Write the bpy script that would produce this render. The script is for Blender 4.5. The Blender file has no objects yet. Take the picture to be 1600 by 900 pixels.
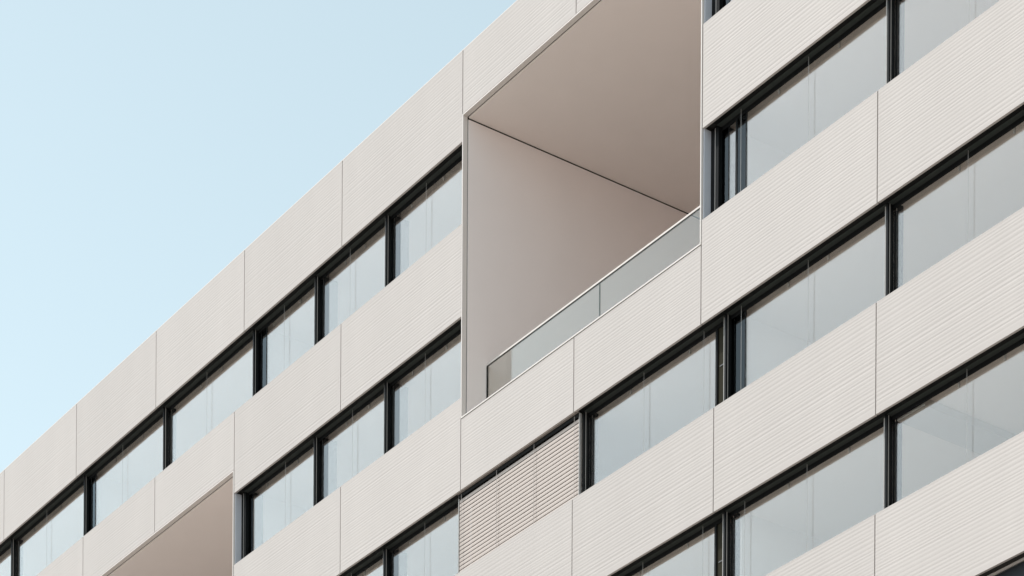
import bpy, bmesh, math, random
from mathutils import Vector

R = math.radians
scene = bpy.context.scene
COL = scene.collection

# ------------------------------------------------------------------ sun / exposure
SUN_AZ, SUN_EL = 39.0, 56.0
SUN_STRENGTH = 2.3
SKY_STRENGTH = 0.15
EXPOSURE = 0.51

# ------------------------------------------------------------------ materials
def node_mat(name, col, rough=0.6, metal=0.0, spec=0.3, noise=0.0, nscale=(1, 1, 1), bump=0.0, bscale=40.0, per_object=0.0):
    m = bpy.data.materials.new(name)
    m.use_nodes = True
    nt = m.node_tree
    b = nt.nodes['Principled BSDF']
    b.inputs['Roughness'].default_value = rough
    b.inputs['Metallic'].default_value = metal
    b.inputs['Specular IOR Level'].default_value = spec
    b.inputs['Base Color'].default_value = (*col, 1)
    tc = nt.nodes.new('ShaderNodeTexCoord')
    src = None
    if noise > 0:
        mp = nt.nodes.new('ShaderNodeMapping')
        mp.inputs['Scale'].default_value = nscale
        nt.links.new(tc.outputs['Object'], mp.inputs['Vector'])
        n = nt.nodes.new('ShaderNodeTexNoise')
        n.inputs['Scale'].default_value = 1.0
        n.inputs['Detail'].default_value = 5.0
        nt.links.new(mp.outputs['Vector'], n.inputs['Vector'])
        mr = nt.nodes.new('ShaderNodeMapRange')
        mr.inputs['From Min'].default_value = 0.25
        mr.inputs['From Max'].default_value = 0.75
        mr.inputs['To Min'].default_value = 1 - noise
        mr.inputs['To Max'].default_value = 1 + noise
        nt.links.new(n.outputs['Fac'], mr.inputs['Value'])
        src = mr.outputs['Result']
    if per_object > 0:
        oi = nt.nodes.new('ShaderNodeObjectInfo')
        mr2 = nt.nodes.new('ShaderNodeMapRange')
        mr2.inputs['To Min'].default_value = 1 - per_object
        mr2.inputs['To Max'].default_value = 1 + per_object
        nt.links.new(oi.outputs['Random'], mr2.inputs['Value'])
        if src is None:
            src = mr2.outputs['Result']
        else:
            mu = nt.nodes.new('ShaderNodeMath'); mu.operation = 'MULTIPLY'
            nt.links.new(src, mu.inputs[0]); nt.links.new(mr2.outputs['Result'], mu.inputs[1])
            src = mu.outputs[0]
    if src is not None:
        vm = nt.nodes.new('ShaderNodeVectorMath'); vm.operation = 'SCALE'
        vm.inputs[0].default_value = col
        nt.links.new(src, vm.inputs['Scale'])
        nt.links.new(vm.outputs['Vector'], b.inputs['Base Color'])
    if bump > 0:
        n2 = nt.nodes.new('ShaderNodeTexNoise'); n2.inputs['Scale'].default_value = bscale
        n2.inputs['Detail'].default_value = 4.0
        nt.links.new(tc.outputs['Object'], n2.inputs['Vector'])
        bp = nt.nodes.new('ShaderNodeBump'); bp.inputs['Strength'].default_value = bump
        bp.inputs['Distance'].default_value = 0.01
        nt.links.new(n2.outputs['Fac'], bp.inputs['Height'])
        nt.links.new(bp.outputs['Normal'], b.inputs['Normal'])
    return m

M_CLAD = node_mat('ribbed_cladding', (0.508, 0.461, 0.434), 0.55, 0, 0.3, noise=0.025, nscale=(1.6, 1.6, 0.45), per_object=0.022)
M_LOG = node_mat('loggia_plaster', (0.86, 0.775, 0.73), 0.8, 0, 0.2, noise=0.012, nscale=(1.3, 1.3, 1.3))
M_LOGW = node_mat('loggia_wall_plaster', (0.88, 0.80, 0.77), 0.8, 0, 0.2, noise=0.015, nscale=(0.9, 0.9, 0.9))
M_TRIM = node_mat('white_trim', (0.70, 0.645, 0.61), 0.5, 0, 0.4)
M_GAP = node_mat('dark_gap', (0.03, 0.028, 0.026), 0.9)
M_BLACK = node_mat('black_anodised', (0.006, 0.0065, 0.007), 0.5, 0, 0.15)
M_SOFFIT = node_mat('soffit_black', (0.005, 0.005, 0.005), 0.6, 0, 0.12)
M_SLOT = node_mat('blind_box_grey_green', (0.040, 0.045, 0.041), 0.6, 0, 0.12)
M_ALU = node_mat('light_aluminium', (0.36, 0.34, 0.325), 0.4, 0.0, 0.5)
M_WIRE = node_mat('steel_wire', (0.55, 0.52, 0.50), 0.35, 0.4, 0.5)
M_INFR = node_mat('inner_frame_grey', (0.42, 0.41, 0.41), 0.5)
M_REVEAL = node_mat('reveal_metal_grey', (0.56, 0.57, 0.62), 0.45, 0.0, 0.4)
M_VENT = node_mat('vent_olive', (0.034, 0.031, 0.022), 0.8, 0, 0.05)
M_SLAT = node_mat('blind_slats', (0.49, 0.42, 0.38), 0.5, 0, 0.35)
M_SOFFIT_BOUNCE = node_mat('soffit_bounce_brown_grey', (0.30, 0.26, 0.235), 0.6)  # black soffit lit by bounce off the blind, put into the colour
M_EDGE = node_mat('glass_edge', (0.10, 0.12, 0.115), 0.3)
M_CORD = node_mat('blind_cord', (0.40, 0.36, 0.34), 0.8)
M_CEIL = node_mat('room_ceiling', (0.91, 0.85, 0.80), 0.9)
M_ROOMW = node_mat('room_wall', (0.82, 0.77, 0.73), 0.9)
M_ROOMF = node_mat('room_floor', (0.85, 0.76, 0.69), 0.7)
M_BULK = node_mat('bulkhead_grey', (0.60, 0.57, 0.54), 0.8)
M_INDK = node_mat('inner_post_grey', (0.14, 0.14, 0.145), 0.6)
M_COLUMN = node_mat('dark_column', (0.02, 0.024, 0.03), 0.6)
M_LFLOOR = node_mat('loggia_paving', (0.37, 0.33, 0.30), 0.85, noise=0.1, nscale=(3, 3, 3))
M_ROOF = node_mat('roof_gravel', (0.30, 0.29, 0.27), 0.9, noise=0.2, nscale=(8, 8, 8))
M_CORE = node_mat('rear_render', (0.45, 0.43, 0.41), 0.8, noise=0.05)

def glass_mat(name, r0, tint, expo, rcol=(1, 1, 1), rough=0.0):
    m = bpy.data.materials.new(name); m.use_nodes = True
    nt = m.node_tree; nt.nodes.clear()
    out = nt.nodes.new('ShaderNodeOutputMaterial')
    lw = nt.nodes.new('ShaderNodeLayerWeight'); lw.inputs['Blend'].default_value = 0.5
    pw = nt.nodes.new('ShaderNodeMath'); pw.operation = 'POWER'; pw.inputs[1].default_value = expo
    nt.links.new(lw.outputs['Facing'], pw.inputs[0])
    mr = nt.nodes.new('ShaderNodeMapRange')
    mr.inputs['To Min'].default_value = r0; mr.inputs['To Max'].default_value = 1.0
    nt.links.new(pw.outputs[0], mr.inputs['Value'])
    g = nt.nodes.new('ShaderNodeBsdfGlossy'); g.inputs['Color'].default_value = (*rcol, 1); g.inputs['Roughness'].default_value = rough
    t = nt.nodes.new('ShaderNodeBsdfTransparent'); t.inputs['Color'].default_value = (*tint, 1)
    mx = nt.nodes.new('ShaderNodeMixShader')
    nt.links.new(mr.outputs['Result'], mx.inputs['Fac'])
    nt.links.new(t.outputs[0], mx.inputs[1]); nt.links.new(g.outputs[0], mx.inputs[2])
    nt.links.new(mx.outputs[0], out.inputs['Surface'])
    return m
M_GLASS = glass_mat('window_glass', 0.045, (0.99, 0.99, 0.985), 2.2, (0.985, 0.955, 0.925))
M_SGLASS = glass_mat('side_pane_glass', 0.03, (0.62, 0.62, 0.62), 2.9, (0.95, 0.97, 0.98))
M_DGLASS = glass_mat('dark_casement_glass', 0.02, (0.22, 0.24, 0.26), 4.0, (0.85, 0.95, 1.0))
M_BGLASS = glass_mat('balustrade_glass', 0.07, (0.94, 0.95, 0.935), 4.5, (0.97, 1.0, 0.98))

def ground_mat():
    m = node_mat('paving', (0.36, 0.33, 0.30), 0.85, 0, 0.2, noise=0.15, nscale=(0.4, 0.4, 0.4), bump=0.3, bscale=6)
    return m
M_GROUND = ground_mat()

# ------------------------------------------------------------------ mesh helpers
class MB:
    """Collects boxes, prisms and tubes into one mesh."""
    def __init__(self):
        self.v = []; self.f = []; self.mi = []; self.mats = []
    def _m(self, mat):
        if mat not in self.mats: self.mats.append(mat)
        return self.mats.index(mat)
    def box(self, x0, x1, y0, y1, z0, z1, mat):
        b = len(self.v)
        self.v += [(x0,y0,z0),(x1,y0,z0),(x1,y1,z0),(x0,y1,z0),(x0,y0,z1),(x1,y0,z1),(x1,y1,z1),(x0,y1,z1)]
        i = self._m(mat)
        for q in ((0,3,2,1),(4,5,6,7),(0,1,5,4),(1,2,6,5),(2,3,7,6),(3,0,4,7)):
            self.f.append(tuple(b+k for k in q)); self.mi.append(i)
        return self
    def prism_x(self, prof, x0, x1, mat):
        """closed (y,z) outline extruded along x"""
        b = len(self.v); n = len(prof); i = self._m(mat)
        self.v += [(x0,y,z) for y,z in prof] + [(x1,y,z) for y,z in prof]
        for k in range(n):
            k2 = (k+1) % n
            self.f.append((b+k, b+k2, b+n+k2, b+n+k)); self.mi.append(i)
        self.f.append(tuple(b+k for k in reversed(range(n)))); self.mi.append(i)
        self.f.append(tuple(b+n+k for k in range(n))); self.mi.append(i)
        return self
    def tube_z(self, x, y, r, z0, z1, mat, n=8):
        b = len(self.v); i = self._m(mat)
        for z in (z0, z1):
            self.v += [(x+r*math.cos(2*math.pi*k/n), y+r*math.sin(2*math.pi*k/n), z) for k in range(n)]
        for k in range(n):
            k2 = (k+1) % n
            self.f.append((b+k, b+k2, b+n+k2, b+n+k)); self.mi.append(i)
        self.f.append(tuple(b+k for k in reversed(range(n)))); self.mi.append(i)
        self.f.append(tuple(b+n+k for k in range(n))); self.mi.append(i)
        return self
    def build(self, name, parent=None, origin=None):
        me = bpy.data.meshes.new(name)
        o = Vector(origin) if origin else Vector((0, 0, 0))
        me.from_pydata([Vector(p) - o for p in self.v], [], self.f)
        for m in self.mats: me.materials.append(m)
        for p, i in zip(me.polygons, self.mi): p.material_index = i
        bm = bmesh.new(); bm.from_mesh(me)
        bmesh.ops.recalc_face_normals(bm, faces=bm.faces)
        bm.to_mesh(me); bm.free()
        me.update()
        ob = bpy.data.objects.new(name, me)
        COL.objects.link(ob)
        ob.location = o
        if parent is not None:
            ob.parent = parent
            ob.matrix_parent_inverse = parent.matrix_world.inverted() if False else parent_inv(parent)
        return ob
def parent_inv(p):
    # parents are only ever translated: cancel the summed translation of the chain
    t = Vector((0, 0, 0)); q = p
    from mathutils import Matrix
    m = Matrix.Identity(4)
    while q is not None:
        m = Matrix.Translation(q.location) @ m if q.parent is None else q.matrix_parent_inverse @ Matrix.Translation(q.location) @ m
        q = q.parent
    return m.inverted()

def tag(o, label=None, cat=None, group=None, kind=None):
    if label: o['label'] = label
    if cat: o['category'] = cat
    if group: o['group'] = group
    if kind: o['kind'] = kind
    return o

# ------------------------------------------------------------------ levels (metres)
ZROOF = 38.65
B = [36.767, 33.158, 29.568, 25.970, 22.360]      # bottom edge of spandrel bands 0..4
T = [None, 35.070, 31.475, 27.878, 24.279]        # top edge of spandrel bands 1..4
UL, UR = -82.9, -18.3                             # ends of the modelled top storeys
GLASS_Y = 0.265

building = bpy.data.objects.new('office_building', None)
COL.objects.link(building); building.location = (-48.2, 0, 0)
tag(building, 'modern office block clad in pale ribbed bands with strip windows and deep loggias', 'building')

# ------------------------------------------------------------------ cladding panels
def rib_profile(z0, z1, seed):
    """shallow rolled corrugation: faces tilt a few degrees up and down, rib widths vary"""
    rnd = random.Random(seed)
    pts = [(0.0, z1)]
    z = z1 - 0.022
    pts.append((0.0, z))
    while z > z0 + 0.10:
        w = rnd.choice((0.050, 0.060, 0.066, 0.072, 0.086))
        d = w * rnd.choice((0.020, 0.028, 0.037))
        crest = w * rnd.uniform(0.10, 0.35)
        rest = w - crest
        pts.append((d, z - rest*0.42))            # face turned to the ground
        pts.append((d, z - rest*0.50))
        pts.append((0.0, z - rest))               # face turned to the sky
        pts.append((0.0, z - w))
        z -= w
    pts.append((0.0, z0))
    return pts
GAP = 0.0125
def panel(u0, u1, z0, z1, seed):
    prof = [(0.05, z1)] + rib_profile(z0, z1, seed) + [(0.05, z0)]
    mb = MB().prism_x(prof, u0 + GAP, u1 - GAP, M_CLAD)
    return mb.build('cladding_panel', building, ((u0+u1)/2, 0, z0))
MOD = 4.33
jl = [-82.9, -78.87, -74.54, -70.21, -65.88, -61.55, -57.22, -52.915, -48.2]
for a, b in zip(jl, jl[1:]): panel(a, b, B[0], ZROOF, 10)
LTOP, LBOT = 37.315, 31.035             # loggia opening, outer edge of the trim
for a, b in ((-48.2, -44.27), (-44.27, -40.34)): panel(a, b, LTOP + 0.022, ZROOF, 10)
jr = [-40.34, -35.61, -31.28, -26.95, -22.62, -18.3]
for a, b in zip(jr, jr[1:]): panel(a, b, B[0], ZROOF, 10)
# band 1
L2A, L2B, L2TOP = -65.46, -57.65, 33.70
jb1 = [-82.9, -78.45, -74.12, -69.79, L2A]
for a, b in zip(jb1, jb1[1:]): panel(a, b, B[1], T[1], 21)
for a, b in ((L2A, -61.575), (-61.575, L2B)): panel(a, b, L2TOP + 0.022, T[1], 21)
for a, b in ((L2B, -52.93), (-52.93, -48.2)): panel(a, b, B[1], T[1], 21)
for a, b in zip(jr, jr[1:]): panel(a, b, B[1], T[1], 21)
# band 2
for a, b in zip(jb1, jb1[1:]): panel(a, b, B[2], T[2], 32)
for a, b in ((L2B, -52.91), (-52.91, -48.2)): panel(a, b, B[2], T[2], 32)
for a, b in ((-48.2, -44.277), (-44.277, -40.35)): panel(a, b, B[2], LBOT - 0.012, 32)
jr2 = [-40.35] + jr[1:]
for a, b in zip(jr2, jr2[1:]): panel(a, b, B[2], T[2], 32)
# bands 3 and 4
for a, b in zip(jb1, jb1[1:]): panel(a, b, B[3], T[3], 43)
L2BOT = LBOT - 3.6
for a, b in ((L2A, -61.575), (-61.575, L2B)): panel(a, b, B[3], L2BOT - 0.012, 43)
jb3 = [L2B, -52.95, -48.63, -44.30, -39.96, -35.617, -31.28, -26.95, -22.62, -18.3]
for a, b in zip(jb3, jb3[1:]): panel(a, b, B[3], T[3], 43)
jb4 = [-82.9, -78.6, -74.27, -69.94, -65.61, -61.28, L2B] + jb3[1:]
for a, b in zip(jb4, jb4[1:]): panel(a, b, B[4], T[4], 54)

# dark sub-structure behind the panels (seen in the joints), one per band
def backing(u0, u1, z0, z1):
    MB().box(u0, u1, 0.056, 0.26, z0, z1, M_GAP).build('panel_backing', building, ((u0+u1)/2, 0.1, z0))
HB = 0.02
for a, b in ((UL, -48.23), (-40.31, UR)):
    backing(a, b, B[0] + 0.06, ZROOF - 0.02)
backing(-48.23, -40.31, LTOP + 0.03, ZROOF - 0.02)
for a, b in ((UL, L2A - 0.03), (L2B + 0.03, -48.23), (-40.31, UR)):
    backing(a, b, B[1] + 0.06, T[1] - 0.02)
backing(L2A - 0.03, L2B + 0.03, L2TOP + 0.03, T[1] - 0.02)
for a, b in ((UL, L2A - 0.03), (L2B + 0.03, -48.23), (-40.31, UR)):
    backing(a, b, B[2] + 0.06, T[2] - 0.02)
backing(-48.23, -40.31, B[2] + 0.06, LBOT - 0.05)
for a, b in ((UL, L2A - 0.03), (L2B + 0.03, UR)):
    backing(a, b, B[3] + 0.06, T[3] - 0.02)
backing(L2A - 0.03, L2B + 0.03, B[3] + 0.06, L2BOT - 0.05)
backing(UL, UR, B[4] + 0.06, T[4] - 0.02)

# coping along the roof edge
MB().box(UL, UR, 0.004, 0.42, ZROOF, ZROOF + 0.018, M_TRIM).build('roof_coping', building, (-50, 0, ZROOF))

# ------------------------------------------------------------------ windows
def window(u0, u1, k, right='plain', left='plain', wires=(), start=None, end=None):
    """One window of storey k between fin right faces u0 (left) and u1 (right).
    left / right say what stands behind the glass at that side."""
    z0, z1 = T[k], B[k-1]
    ua = u0
    ub = u1 - 0.05 if end is None else u1
    f = MB()
    # head, sill and side frames round the glass
    f.box(ua, ub, 0.262, 0.29, z1 - 0.075, z1 + 0.03, M_BLACK)
    f.box(ua, ub, 0.262, 0.33, z0 - 0.02, z0 + 0.05, M_BLACK)
    f.box(ua, ua + 0.012, 0.272, 0.40, z0 + 0.05, z1 - 0.075, M_BLACK)
    f.box(ub - 0.012, ub, 0.272, 0.33, z0 + 0.05, z1 - 0.075, M_BLACK)
    w = f.build('window', building, ((ua+ub)/2, 0.27, z0))
    # fin at the right side of the window
    if end is None:
        fn = MB()
        fn.box(u1 - 0.05, u1, 0.15, 0.34, z0 - 0.02, z1, M_BLACK)
        fn.box(u1, u1 + 0.004, 0.185, 0.20, z0 - 0.02, z1, M_ALU)
        fn.build('mullion_fin', w)
        rl = MB()
        rl.box(u1 - 0.112, u1 - 0.064, 0.185, 0.22, z0 - 0.02, z1 - 0.01, M_ALU)
        rl.build('guide_rail', w)
    # soffit and blind box above the glass
    s = MB()
    s.box(u0 - (0.05 if start is None else 0), u1 - (0.05 if end is None else 0), 0.052, 0.15, z1 + 0.004, z1 + 0.05, M_SOFFIT)
    s.box(u0, ub, 0.152, 0.26, z1 - 0.004, z1 + 0.05, M_SLOT)
    s.build('soffit', w)
    # glass
    vent = right == 'vent'
    gb = ub - 0.014 - (0.37 if vent else 0)
    ga = ua + 0.013
    def dark_pane(a, b):
        MB().box(a, b, GLASS_Y + 0.004, GLASS_Y + 0.014, z0 + 0.05, z1 - 0.075, M_DGLASS).build('dark_casement', w)
        MB().box(b + 0.001, b + 0.016, GLASS_Y - 0.004, GLASS_Y + 0.03, z0 + 0.05, z1 - 0.075, M_BLACK).build('casement_frame', w)
        return b + 0.017
    if left == 'grey':
        MB().box(ga, ua + 0.37, GLASS_Y + 0.004, GLASS_Y + 0.014, z0 + 0.05, z1 - 0.075, M_SGLASS).build('side_pane', w)
        ga = ua + 0.372
    if left == 'column':
        if start is not None and k < 4:
            ga = dark_pane(ga, ua + 0.20)
            if ua > -45:
                gm = ua + 0.40
                MB().box(ga, gm, GLASS_Y + 0.004, GLASS_Y + 0.014, z0 + 0.05, z1 - 0.075, M_GLASS).build('glass_pane', w)
                MB().box(gm + 0.001, gm + 0.05, GLASS_Y - 0.004, GLASS_Y + 0.03, z0 + 0.05, z1 - 0.075, M_BLACK).build('casement_frame', w)
                ga = dark_pane(gm + 0.051, gm + 0.29)
        else:
            ga = dark_pane(ga, ua + (0.40 if ua > -45 else 0.38))
    MB().box(ga, gb, GLASS_Y + 0.004, GLASS_Y + 0.014, z0 + 0.05, z1 - 0.075, M_GLASS).build('glass_pane', w)
    if vent:
        v = MB()
        v.box(gb + 0.002, gb + 0.055, 0.255, 0.34, z0 + 0.05, z1 - 0.075, M_BLACK)
        v.box(gb + 0.057, ub - 0.014, 0.285, 0.30, z0 + 0.05, z1 - 0.075, M_VENT)
        v.box(gb + 0.10, gb + 0.26, 0.275, 0.284, z0 + 0.9, z0 + 0.92, M_INDK)
        v.build('vent_panel', w)
    # inner side pieces seen through the glass
    i = MB()
    if left == 'column':
        i.box(ua + 0.014, ua + 0.06, 0.345, 0.62, z0 - 0.3, z1 + 0.02, M_COLUMN)
    elif left == 'grey':
        i.box(ua + 0.014, ua + 0.05, 0.345, 0.70, z0 - 0.3, z1 + 0.02, M_INDK)
    else:
        i.box(ua + 0.014, ua + 0.05, 0.345, 0.46, z0 - 0.3, z1 + 0.02, M_COLUMN)
    if not vent:
        j = MB().box(ub - 0.16, ub - 0.014, 0.335, 0.40, z0 - 0.3, z1 + 0.02, M_INFR)
        j.box(ub - 0.105, ub - 0.095, 0.331, 0.336, z0 - 0.3, z1 + 0.02, M_COLUMN)
        j.build('inner_frame', w)
    i.build('inner_post', w)
    rb = random.Random(int(abs(ua)*100) + k)
    for q in range(2):
        ux = ua + (ub - ua)*(0.3 + 0.38*q + rb.uniform(-0.08, 0.08))
        MB().box(ux - 0.012, ux + 0.012, 0.305, 0.335, z1 - 0.15, z1 + 0.02, M_BULK).build('head_bracket', w)
    for uw in wires:
        MB().tube_z(uw, 0.20, 0.0035, z0 - 0.02, z1, M_WIRE).build('guide_wire', w)
    return w

# storey 1 (top), left of the big loggia
F1 = [-78.7, -74.39, -70.03, -65.69, -61.40, -57.02, -54.26, -51.33]
for a, b in zip(F1, F1[1:]):
    wires = [a + (b-a)*0.47]
    lft = 'grey' if a in (-54.26,) else ('column' if a in (-65.69, -57.02) else 'plain')
    window(a, b, 1, left=lft, right='vent' if False else 'plain', wires=wires)
window(-51.33, -48.225, 1, left='grey', end=1, wires=[-49.85])
# storey 2, between the loggias
window(-57.43, -54.26, 2, left='column', start=1, wires=[-55.63])
window(-54.26, -51.33, 2, left='grey', wires=[-52.75])
window(-51.33, -48.225, 2, left='grey', end=1, wires=[-49.85])
# right of the big loggia, storeys 1 and 2
FR = [-35.50, -31.21, -26.92, -22.63]
for k in (1, 2):
    window(-40.10, -35.50, k, left='column', start=1, wires=[-39.47, -37.62])
    for a, b in zip(FR, FR[1:]): window(a, b, k, wires=[a + 1.87])
# storey 3
F3 = [-54.26, -51.33, -48.40]
window(-57.43, -54.26, 3, left='column', start=1, wires=[-55.63])
for a, b in zip(F3, F3[1:]): window(a, b, 3, left='grey', wires=[a + 1.5])
window(-48.40, -44.13, 3)
window(-44.13, -39.80, 3, right='vent', wires=[-42.30, -40.50])
window(-39.80, -35.50, 3, left='column', wires=[-39.43, -37.60])
for a, b in zip(FR, FR[1:]): window(a, b, 3, wires=[a + 1.87])
# storey 4
F4 = [-61.3, -57.02, -52.7, -48.40, -44.13]
for a, b in zip(F4, F4[1:]): window(a, b, 4, wires=[a + 1.87])
window(-44.13, -39.80, 4, right='vent', wires=[-42.30, -40.50])
window(-39.80, -35.50, 4, left='plain', wires=[-39.30, -37.60])
for a, b in zip(FR, FR[1:]): window(a, b, 4, wires=[a + 1.87])
# remaining storey-2/3 windows far left of the small loggia
for k in (2, 3):
    for a, b in ((-78.7, -74.39), (-74.39, -70.03)): window(a, b, k, wires=[a + 1.9])
    window(-70.03, L2A - 0.03, k, end=1, wires=[-67.9])

# metal reveals that close the window strips beside the loggias
def reveal(u, k, width):
    z0, z1 = T[k], B[k-1]
    m = MB()
    m.box(u, u + 0.02, 0.03, 0.19, z0 - 0.03, z1, M_REVEAL)
    m.box(u, u + width, 0.192, 0.40, z0 - 0.03, z1 + 0.02, M_BLACK)
    m.box(u + width - 0.10, u + width - 0.085, 0.186, 0.19, z0, z1, M_ALU)
    m.build('window_reveal', building, (u, 0.1, z0))
reveal(-40.335, 1, 0.235); reveal(-40.335, 2, 0.235)
reveal(-57.64, 2, 0.21); reveal(-57.64, 3, 0.21)

# ------------------------------------------------------------------ loggias
def loggia(u0, u1, zb, zt, depth=8.5):
    org = ((u0+u1)/2, 0, zb)
    # slim frame round the opening
    t = MB(); w = 0.026
    t.box(u0 + 0.012, u0 + 0.012 + w, -0.012, 0.10, zb, zt, M_TRIM)
    t.box(u1 - 0.006 - w, u1 - 0.006, -0.012, 0.10, zb, zt, M_TRIM)
    t.box(u0 + 0.012 + w, u1 - 0.006 - w, -0.012, 0.10, zt - w, zt, M_TRIM)
    t.box(u0 + 0.012 + w, u1 - 0.006 - w, -0.012, 0.10, zb, zb + w, M_TRIM)
    t.build('loggia_trim', building, org)
    e = 0.052                                           # lining stands back from the trim, dark gap between
    iu0, iu1, iz0, iz1 = u0 + e, u1 - e, zb + 0.03, zt - e
    yf, yb = 0.12, depth
    wl = MB().box(iu0 - 0.03, iu0, yf, yb, iz0, iz1 - 0.028, M_LOGW).build('loggia_wall', building, (iu0, yf, iz0))
    MB().box(iu1, iu1 + 0.03, yf, yb, iz0, iz1 - 0.028, M_LOGW).build('loggia_wall', building, (iu1, yf, iz0))
    MB().box(iu0 - 0.03, iu1 + 0.03, yb + 0.002, yb + 0.06, iz0, iz1, M_LOGW).build('loggia_wall', building, (iu0, yb, iz0))
    MB().box(iu0 - 0.002, iu1 + 0.002, yf, yb, iz1, iz1 + 0.03, M_LOG).build('loggia_ceiling', building, (iu0, yf, iz1))
    MB().box(iu0 + 0.002, iu1 - 0.002, yf, yb, iz0 - 0.06, iz0 - 0.004, M_LFLOOR).build('loggia_floor', building, (iu0, yf, iz0))
    g = MB()                                            # dark shell behind the lining gaps
    g.box(u0 - 0.02, iu0 - 0.034, 0.06, yb, zb - 0.02, zt + 0.02, M_GAP)
    g.box(iu1 + 0.034, u1 + 0.02, 0.06, yb, zb - 0.02, zt + 0.02, M_GAP)
    g.box(iu0 - 0.032, iu1 + 0.032, 0.104, yb, iz1 + 0.034, zt + 0.02, M_GAP)
    g.build('loggia_shell', building, org)
    # glass balustrade set back behind the edge
    yg = 0.62
    zr = zb + 1.29
    rail = MB().box(iu0 + 0.004, iu1 - 0.004, yg - 0.022, yg + 0.022, zr - 0.034, zr, M_TRIM)
    rail.box(iu0 + 0.004, iu1 - 0.004, yg - 0.012, yg + 0.012, zr - 0.046, zr - 0.035, M_GAP)
    ba = rail.build('balustrade', building, ((u0+u1)/2, yg, zb))
    n = 2; du = (iu1 - iu0 - 0.02) / n
    for q in range(n):
        a = iu0 + 0.01 + du*q; b = a + du
        MB().box(a + 0.006, b - 0.006, yg - 0.008, yg + 0.008, zb + 0.03, zr - 0.048, M_BGLASS).build('glass_panel', ba)
    xm = iu0 + 0.01 + du
    MB().box(xm - 0.005, xm + 0.005, yg - 0.012, yg + 0.012, zb + 0.03, zr - 0.048, M_EDGE).build('glass_joint', ba)
    st = MB()
    st.box(iu0 + 0.002, iu0 + 0.018, yg - 0.02, yg + 0.02, zb + 0.03, zr - 0.048, M_GAP)
    st.build('end_channel', ba)
loggia(-48.2, -40.345, LBOT, LTOP)
loggia(L2A, L2B, L2BOT, L2TOP)

# ------------------------------------------------------------------ rooms behind the glass
def room_slab(u0, u1, z0, z1, y0=0.295, y1=6.0):
    m = MB()
    m.box(u0, u1, y0, y1, z0, z0 + 0.05, M_CEIL)
    m.box(u0, u1, y0, y1, z0 + 0.052, z1 - 0.02, M_CORE)
    m.box(u0, u1, y0, y1, z1 - 0.018, z1, M_ROOMF)
    m.build('floor_slab', building, ((u0+u1)/2, y0, z0))
LA, LB = -48.3, -40.25
M2A, M2B = L2A - 0.1, L2B + 0.1
for a, b in ((UL, LA), (LB, UR)): room_slab(a, b, B[0] + 0.035, B[0] + 1.3)
room_slab(LA, LB, LTOP + 0.06, B[0] + 1.3)
for a, b in ((UL, M2A), (M2B, LA), (LB, UR)): room_slab(a, b, B[1] + 0.035, B[1] + 1.05)
room_slab(M2A, M2B, L2TOP + 0.06, B[1] + 1.05)
for a, b in ((UL, M2A), (M2B, UR)): room_slab(a, b, B[2] + 0.035, B[2] + 1.05)
room_slab(UL, M2A, B[3] + 0.035, B[3] + 1.05); room_slab(M2A, UR, B[3] + 0.035, B[3] + 1.05)
room_slab(UL, UR, B[4] + 0.035, B[4] + 1.05)
MB().box(-35.42, -34.75, 0.32, 5.8, B[3] - 0.10, B[3] + 0.03, M_BULK).build('ceiling_bulkhead', building, (-34, 1.5, B[2]))
def partition(u, k, mat=None):
    zc = B[k-1] + 0.033; zf = B[k] + 1.052
    MB().box(u - 0.05, u + 0.05, 0.47, 6.0, zf, zc, mat or M_ROOMW).build('partition_wall', building, (u, 0.5, zf))
for k, us in ((1, (UL + .1, -74.3, -65.6, -56.95, -48.42, -40.1, -31.15, UR - .1)),
              (2, (UL + .1, -74.3, -65.7, -57.45, -48.42, -40.1, -26.9, UR - .1)),
              (3, (UL + .1, -74.3, -65.7, -57.45, -48.35, -39.75, -31.15, UR - .1)),
              (4, (UL + .1, -74.3, -65.7, -56.97, -48.35, -39.75, -31.15, UR - .1))):
    for u in us: partition(u, k)
for k in range(1, 5):
    segs = {1: ((UL, LA), (LB, UR)), 2: ((UL, M2A), (M2B, LA), (LB, UR)), 3: ((UL, M2A), (M2B, UR)), 4: ((UL, UR),)}[k]
    for a, b in segs:
        MB().box(a, b, 6.002, 6.08, B[k] + 1.0, B[k-1] + 0.08, M_ROOMW).build('rear_room_wall', building, (a, 6, B[k]))
# rear wall of the rooms, ends, roof deck and the storeys below
sh = MB()
sh.box(UL, UR, 8.62, 8.8, 0, ZROOF - 0.6, M_CORE)
sh.box(UL - 0.3, UL - 0.002, 0.0, 8.8, 0, ZROOF, M_CORE)
sh.box(UR + 0.002, UR + 0.3, 0.0, 8.8, 0, ZROOF, M_CORE)
sh.box(UL, UR, 0.43, 8.6, ZROOF - 0.55, ZROOF - 0.5, M_ROOF)
sh.build('building_shell', building, (-50, 5, 0))
lw = MB()
for k in range(6):
    zt = B[4] - 3.6*k
    zb0 = zt - 1.69 if k < 5 else zt - 1.69
    lw.box(UL, UR, 0.27, 0.4, zt - 1.69, zt - 0.002, M_COLUMN)
    lw.box(UL, UR, 0.0, 0.42, max(0.0, zt - 3.6), zt - 1.695, M_CLAD)
lw.build('lower_facade', building, (-50, 0, 0))

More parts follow.
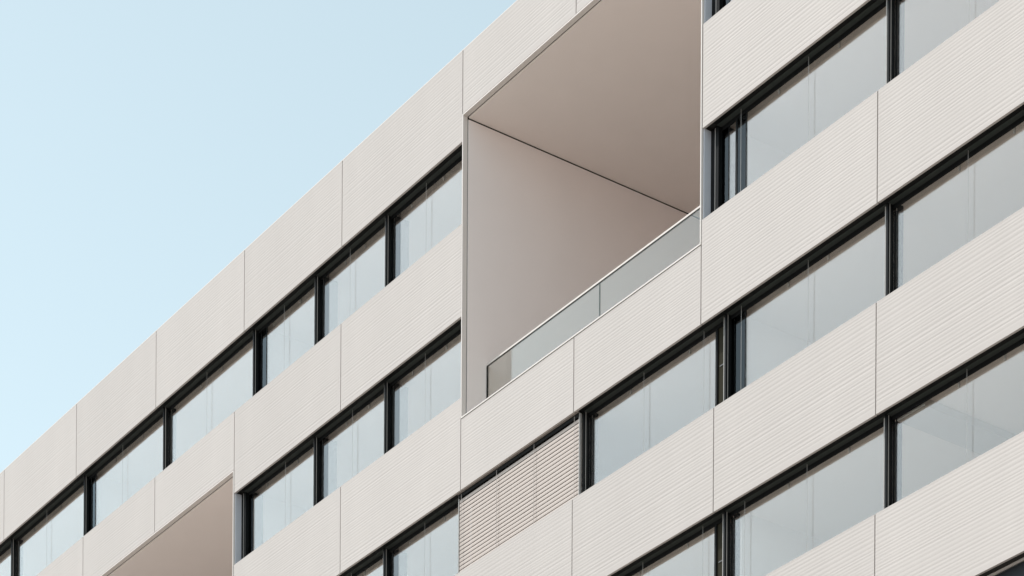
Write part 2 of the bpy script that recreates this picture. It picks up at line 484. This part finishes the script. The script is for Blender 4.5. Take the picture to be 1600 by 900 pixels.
# ------------------------------------------------------------------ venetian blind
def venetian_blind(u0, u1, k):
    z0, z1 = T[k], B[k-1]
    root = bpy.data.objects.new('venetian_blind', None); COL.objects.link(root)
    root.location = ((u0+u1)/2, 0.1, z0)
    tag(root, 'pale closed venetian blind covering the window under the big loggia', 'blind')
    yb = 0.105
    s = MB(); rnd = random.Random(4)
    pitch = 0.0815
    n = 19
    for q in range(n):
        zc = z1 - 0.150 - pitch*q
        tilt = R(84 + rnd.uniform(-0.8, 0.8))
        h = 0.0360
        pts_f = []; pts_b = []
        for t in (-1, -0.5, 0, 0.5, 1):
            bow = 0.006*(1 - t*t)
            y = yb + t*h*math.cos(tilt) - bow*math.sin(tilt)
            z = zc + t*h*math.sin(tilt) + bow*math.cos(tilt)
            pts_f.append((y, z)); pts_b.append((y + 0.0025*math.sin(tilt), z - 0.0025*math.cos(tilt)))
        s.prism_x(pts_f + pts_b[::-1], u0 + 0.03, u1 - 0.03, M_SLAT)
    s.build('slats', root)
    MB().box(u0 + 0.02, u1 - 0.02, yb - 0.03, yb + 0.03, z1 - 0.090, z1 - 0.014, M_SOFFIT).build('head_rail', root)
    MB().box(u0 + 0.01, u1 - 0.01, 0.054, 0.088, z1 - 0.012, z1 - 0.002, M_SOFFIT_BOUNCE).build('soffit_bounce_strip', root)  # added strip: its brown stands in for light bounced onto the soffit
    zb = z1 - 0.155 - pitch*n
    MB().box(u0 + 0.03, u1 - 0.03, yb - 0.028, yb + 0.028, zb + 0.012, zb + 0.036, M_SLAT).build('bottom_rail', root)
    for uc in (u0 + 0.15, u0 + 1.42, u0 + 2.72, u1 - 0.14):
        c = MB().box(uc - 0.004, uc + 0.004, yb - 0.047, yb - 0.043, zb + 0.03, z1 - 0.05, M_CORD)
        c.build('ladder_cord', root)
    for uc in (u0 + 0.002, u1 - 0.026):
        MB().box(uc, uc + 0.024, yb - 0.02, yb + 0.03, z0 - 0.03, z1 - 0.02, M_ALU).build('side_rail', root)
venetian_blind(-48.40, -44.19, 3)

# ------------------------------------------------------------------ ground
g = MB(); S = 3000.0
g.v = [(-S,-S,0),(S,-S,0),(S,S,0),(-S,S,0)]; g.f = [(0,1,2,3)]; g.mi = [0]; g.mats = [M_GROUND]
tag(g.build('ground'), kind='structure')

# ------------------------------------------------------------------ sky and sun
Sdir = Vector((-math.sin(R(SUN_AZ))*math.cos(R(SUN_EL)), -math.cos(R(SUN_AZ))*math.cos(R(SUN_EL)), math.sin(R(SUN_EL))))
world = bpy.data.worlds.new('World'); scene.world = world
world.use_nodes = True
nt = world.node_tree
bg = nt.nodes['Background']
sky = nt.nodes.new('ShaderNodeTexSky'); sky.sky_type = 'NISHITA'
sky.sun_disc = False
sky.sun_elevation = R(SUN_EL)
sky.sun_rotation = math.atan2(Sdir.x, Sdir.y)
sky.altitude = 100.0
sky.air_density = 1.0; sky.dust_density = 0.9; sky.ozone_density = 1.0
hs = nt.nodes.new('ShaderNodeHueSaturation')          # thin high haze: paler, slightly cyan sky
hs.inputs['Hue'].default_value = 0.45; hs.inputs['Saturation'].default_value = 0.47; hs.inputs['Value'].default_value = 1.09
nt.links.new(sky.outputs['Color'], hs.inputs['Color'])
nt.links.new(hs.outputs['Color'], bg.inputs['Color'])
bg.inputs['Strength'].default_value = SKY_STRENGTH
ld = bpy.data.lights.new('sun', 'SUN'); ld.energy = SUN_STRENGTH; ld.angle = R(0.53); ld.color = (1.0, 0.955, 0.90)
lo = bpy.data.objects.new('sun', ld); COL.objects.link(lo)
lo.rotation_euler = Sdir.to_track_quat('Z', 'Y').to_euler()
lo.location = Sdir*100

# ------------------------------------------------------------------ camera
cam = bpy.data.cameras.new('camera'); co = bpy.data.objects.new('camera', cam); COL.objects.link(co)
F_PX, SHIFT_PX, YAW, ROLL, DIST = 4403.08, 2425.94, R(35.2644), R(0.33688), 32.577
fw = Vector((-math.cos(YAW), math.sin(YAW), 0)); r0 = Vector((math.sin(YAW), math.cos(YAW), 0)); u0 = Vector((0, 0, 1))
c, s = math.cos(ROLL), math.sin(ROLL)
rt = c*r0 + s*u0; up = -s*r0 + c*u0
from mathutils import Matrix
mw = Matrix((( rt.x, up.x, -fw.x, 0.0), (rt.y, up.y, -fw.y, -DIST), (rt.z, up.z, -fw.z, 1.7), (0, 0, 0, 1)))
co.matrix_world = mw
cam.sensor_width = 36.0; cam.lens = F_PX/1600*36.0
cam.shift_y = SHIFT_PX/1600
cam.clip_start = 0.5; cam.clip_end = 6000
scene.camera = co

# ------------------------------------------------------------------ render look
vs = scene.view_settings
vs.view_transform = 'Standard'; vs.look = 'None'; vs.gamma = 1.0; vs.use_curve_mapping = False
vs.exposure = EXPOSURE
cy = scene.cycles
cy.max_bounces = 10; cy.diffuse_bounces = 5; cy.glossy_bounces = 4; cy.transparent_max_bounces = 16
cy.use_denoising = True
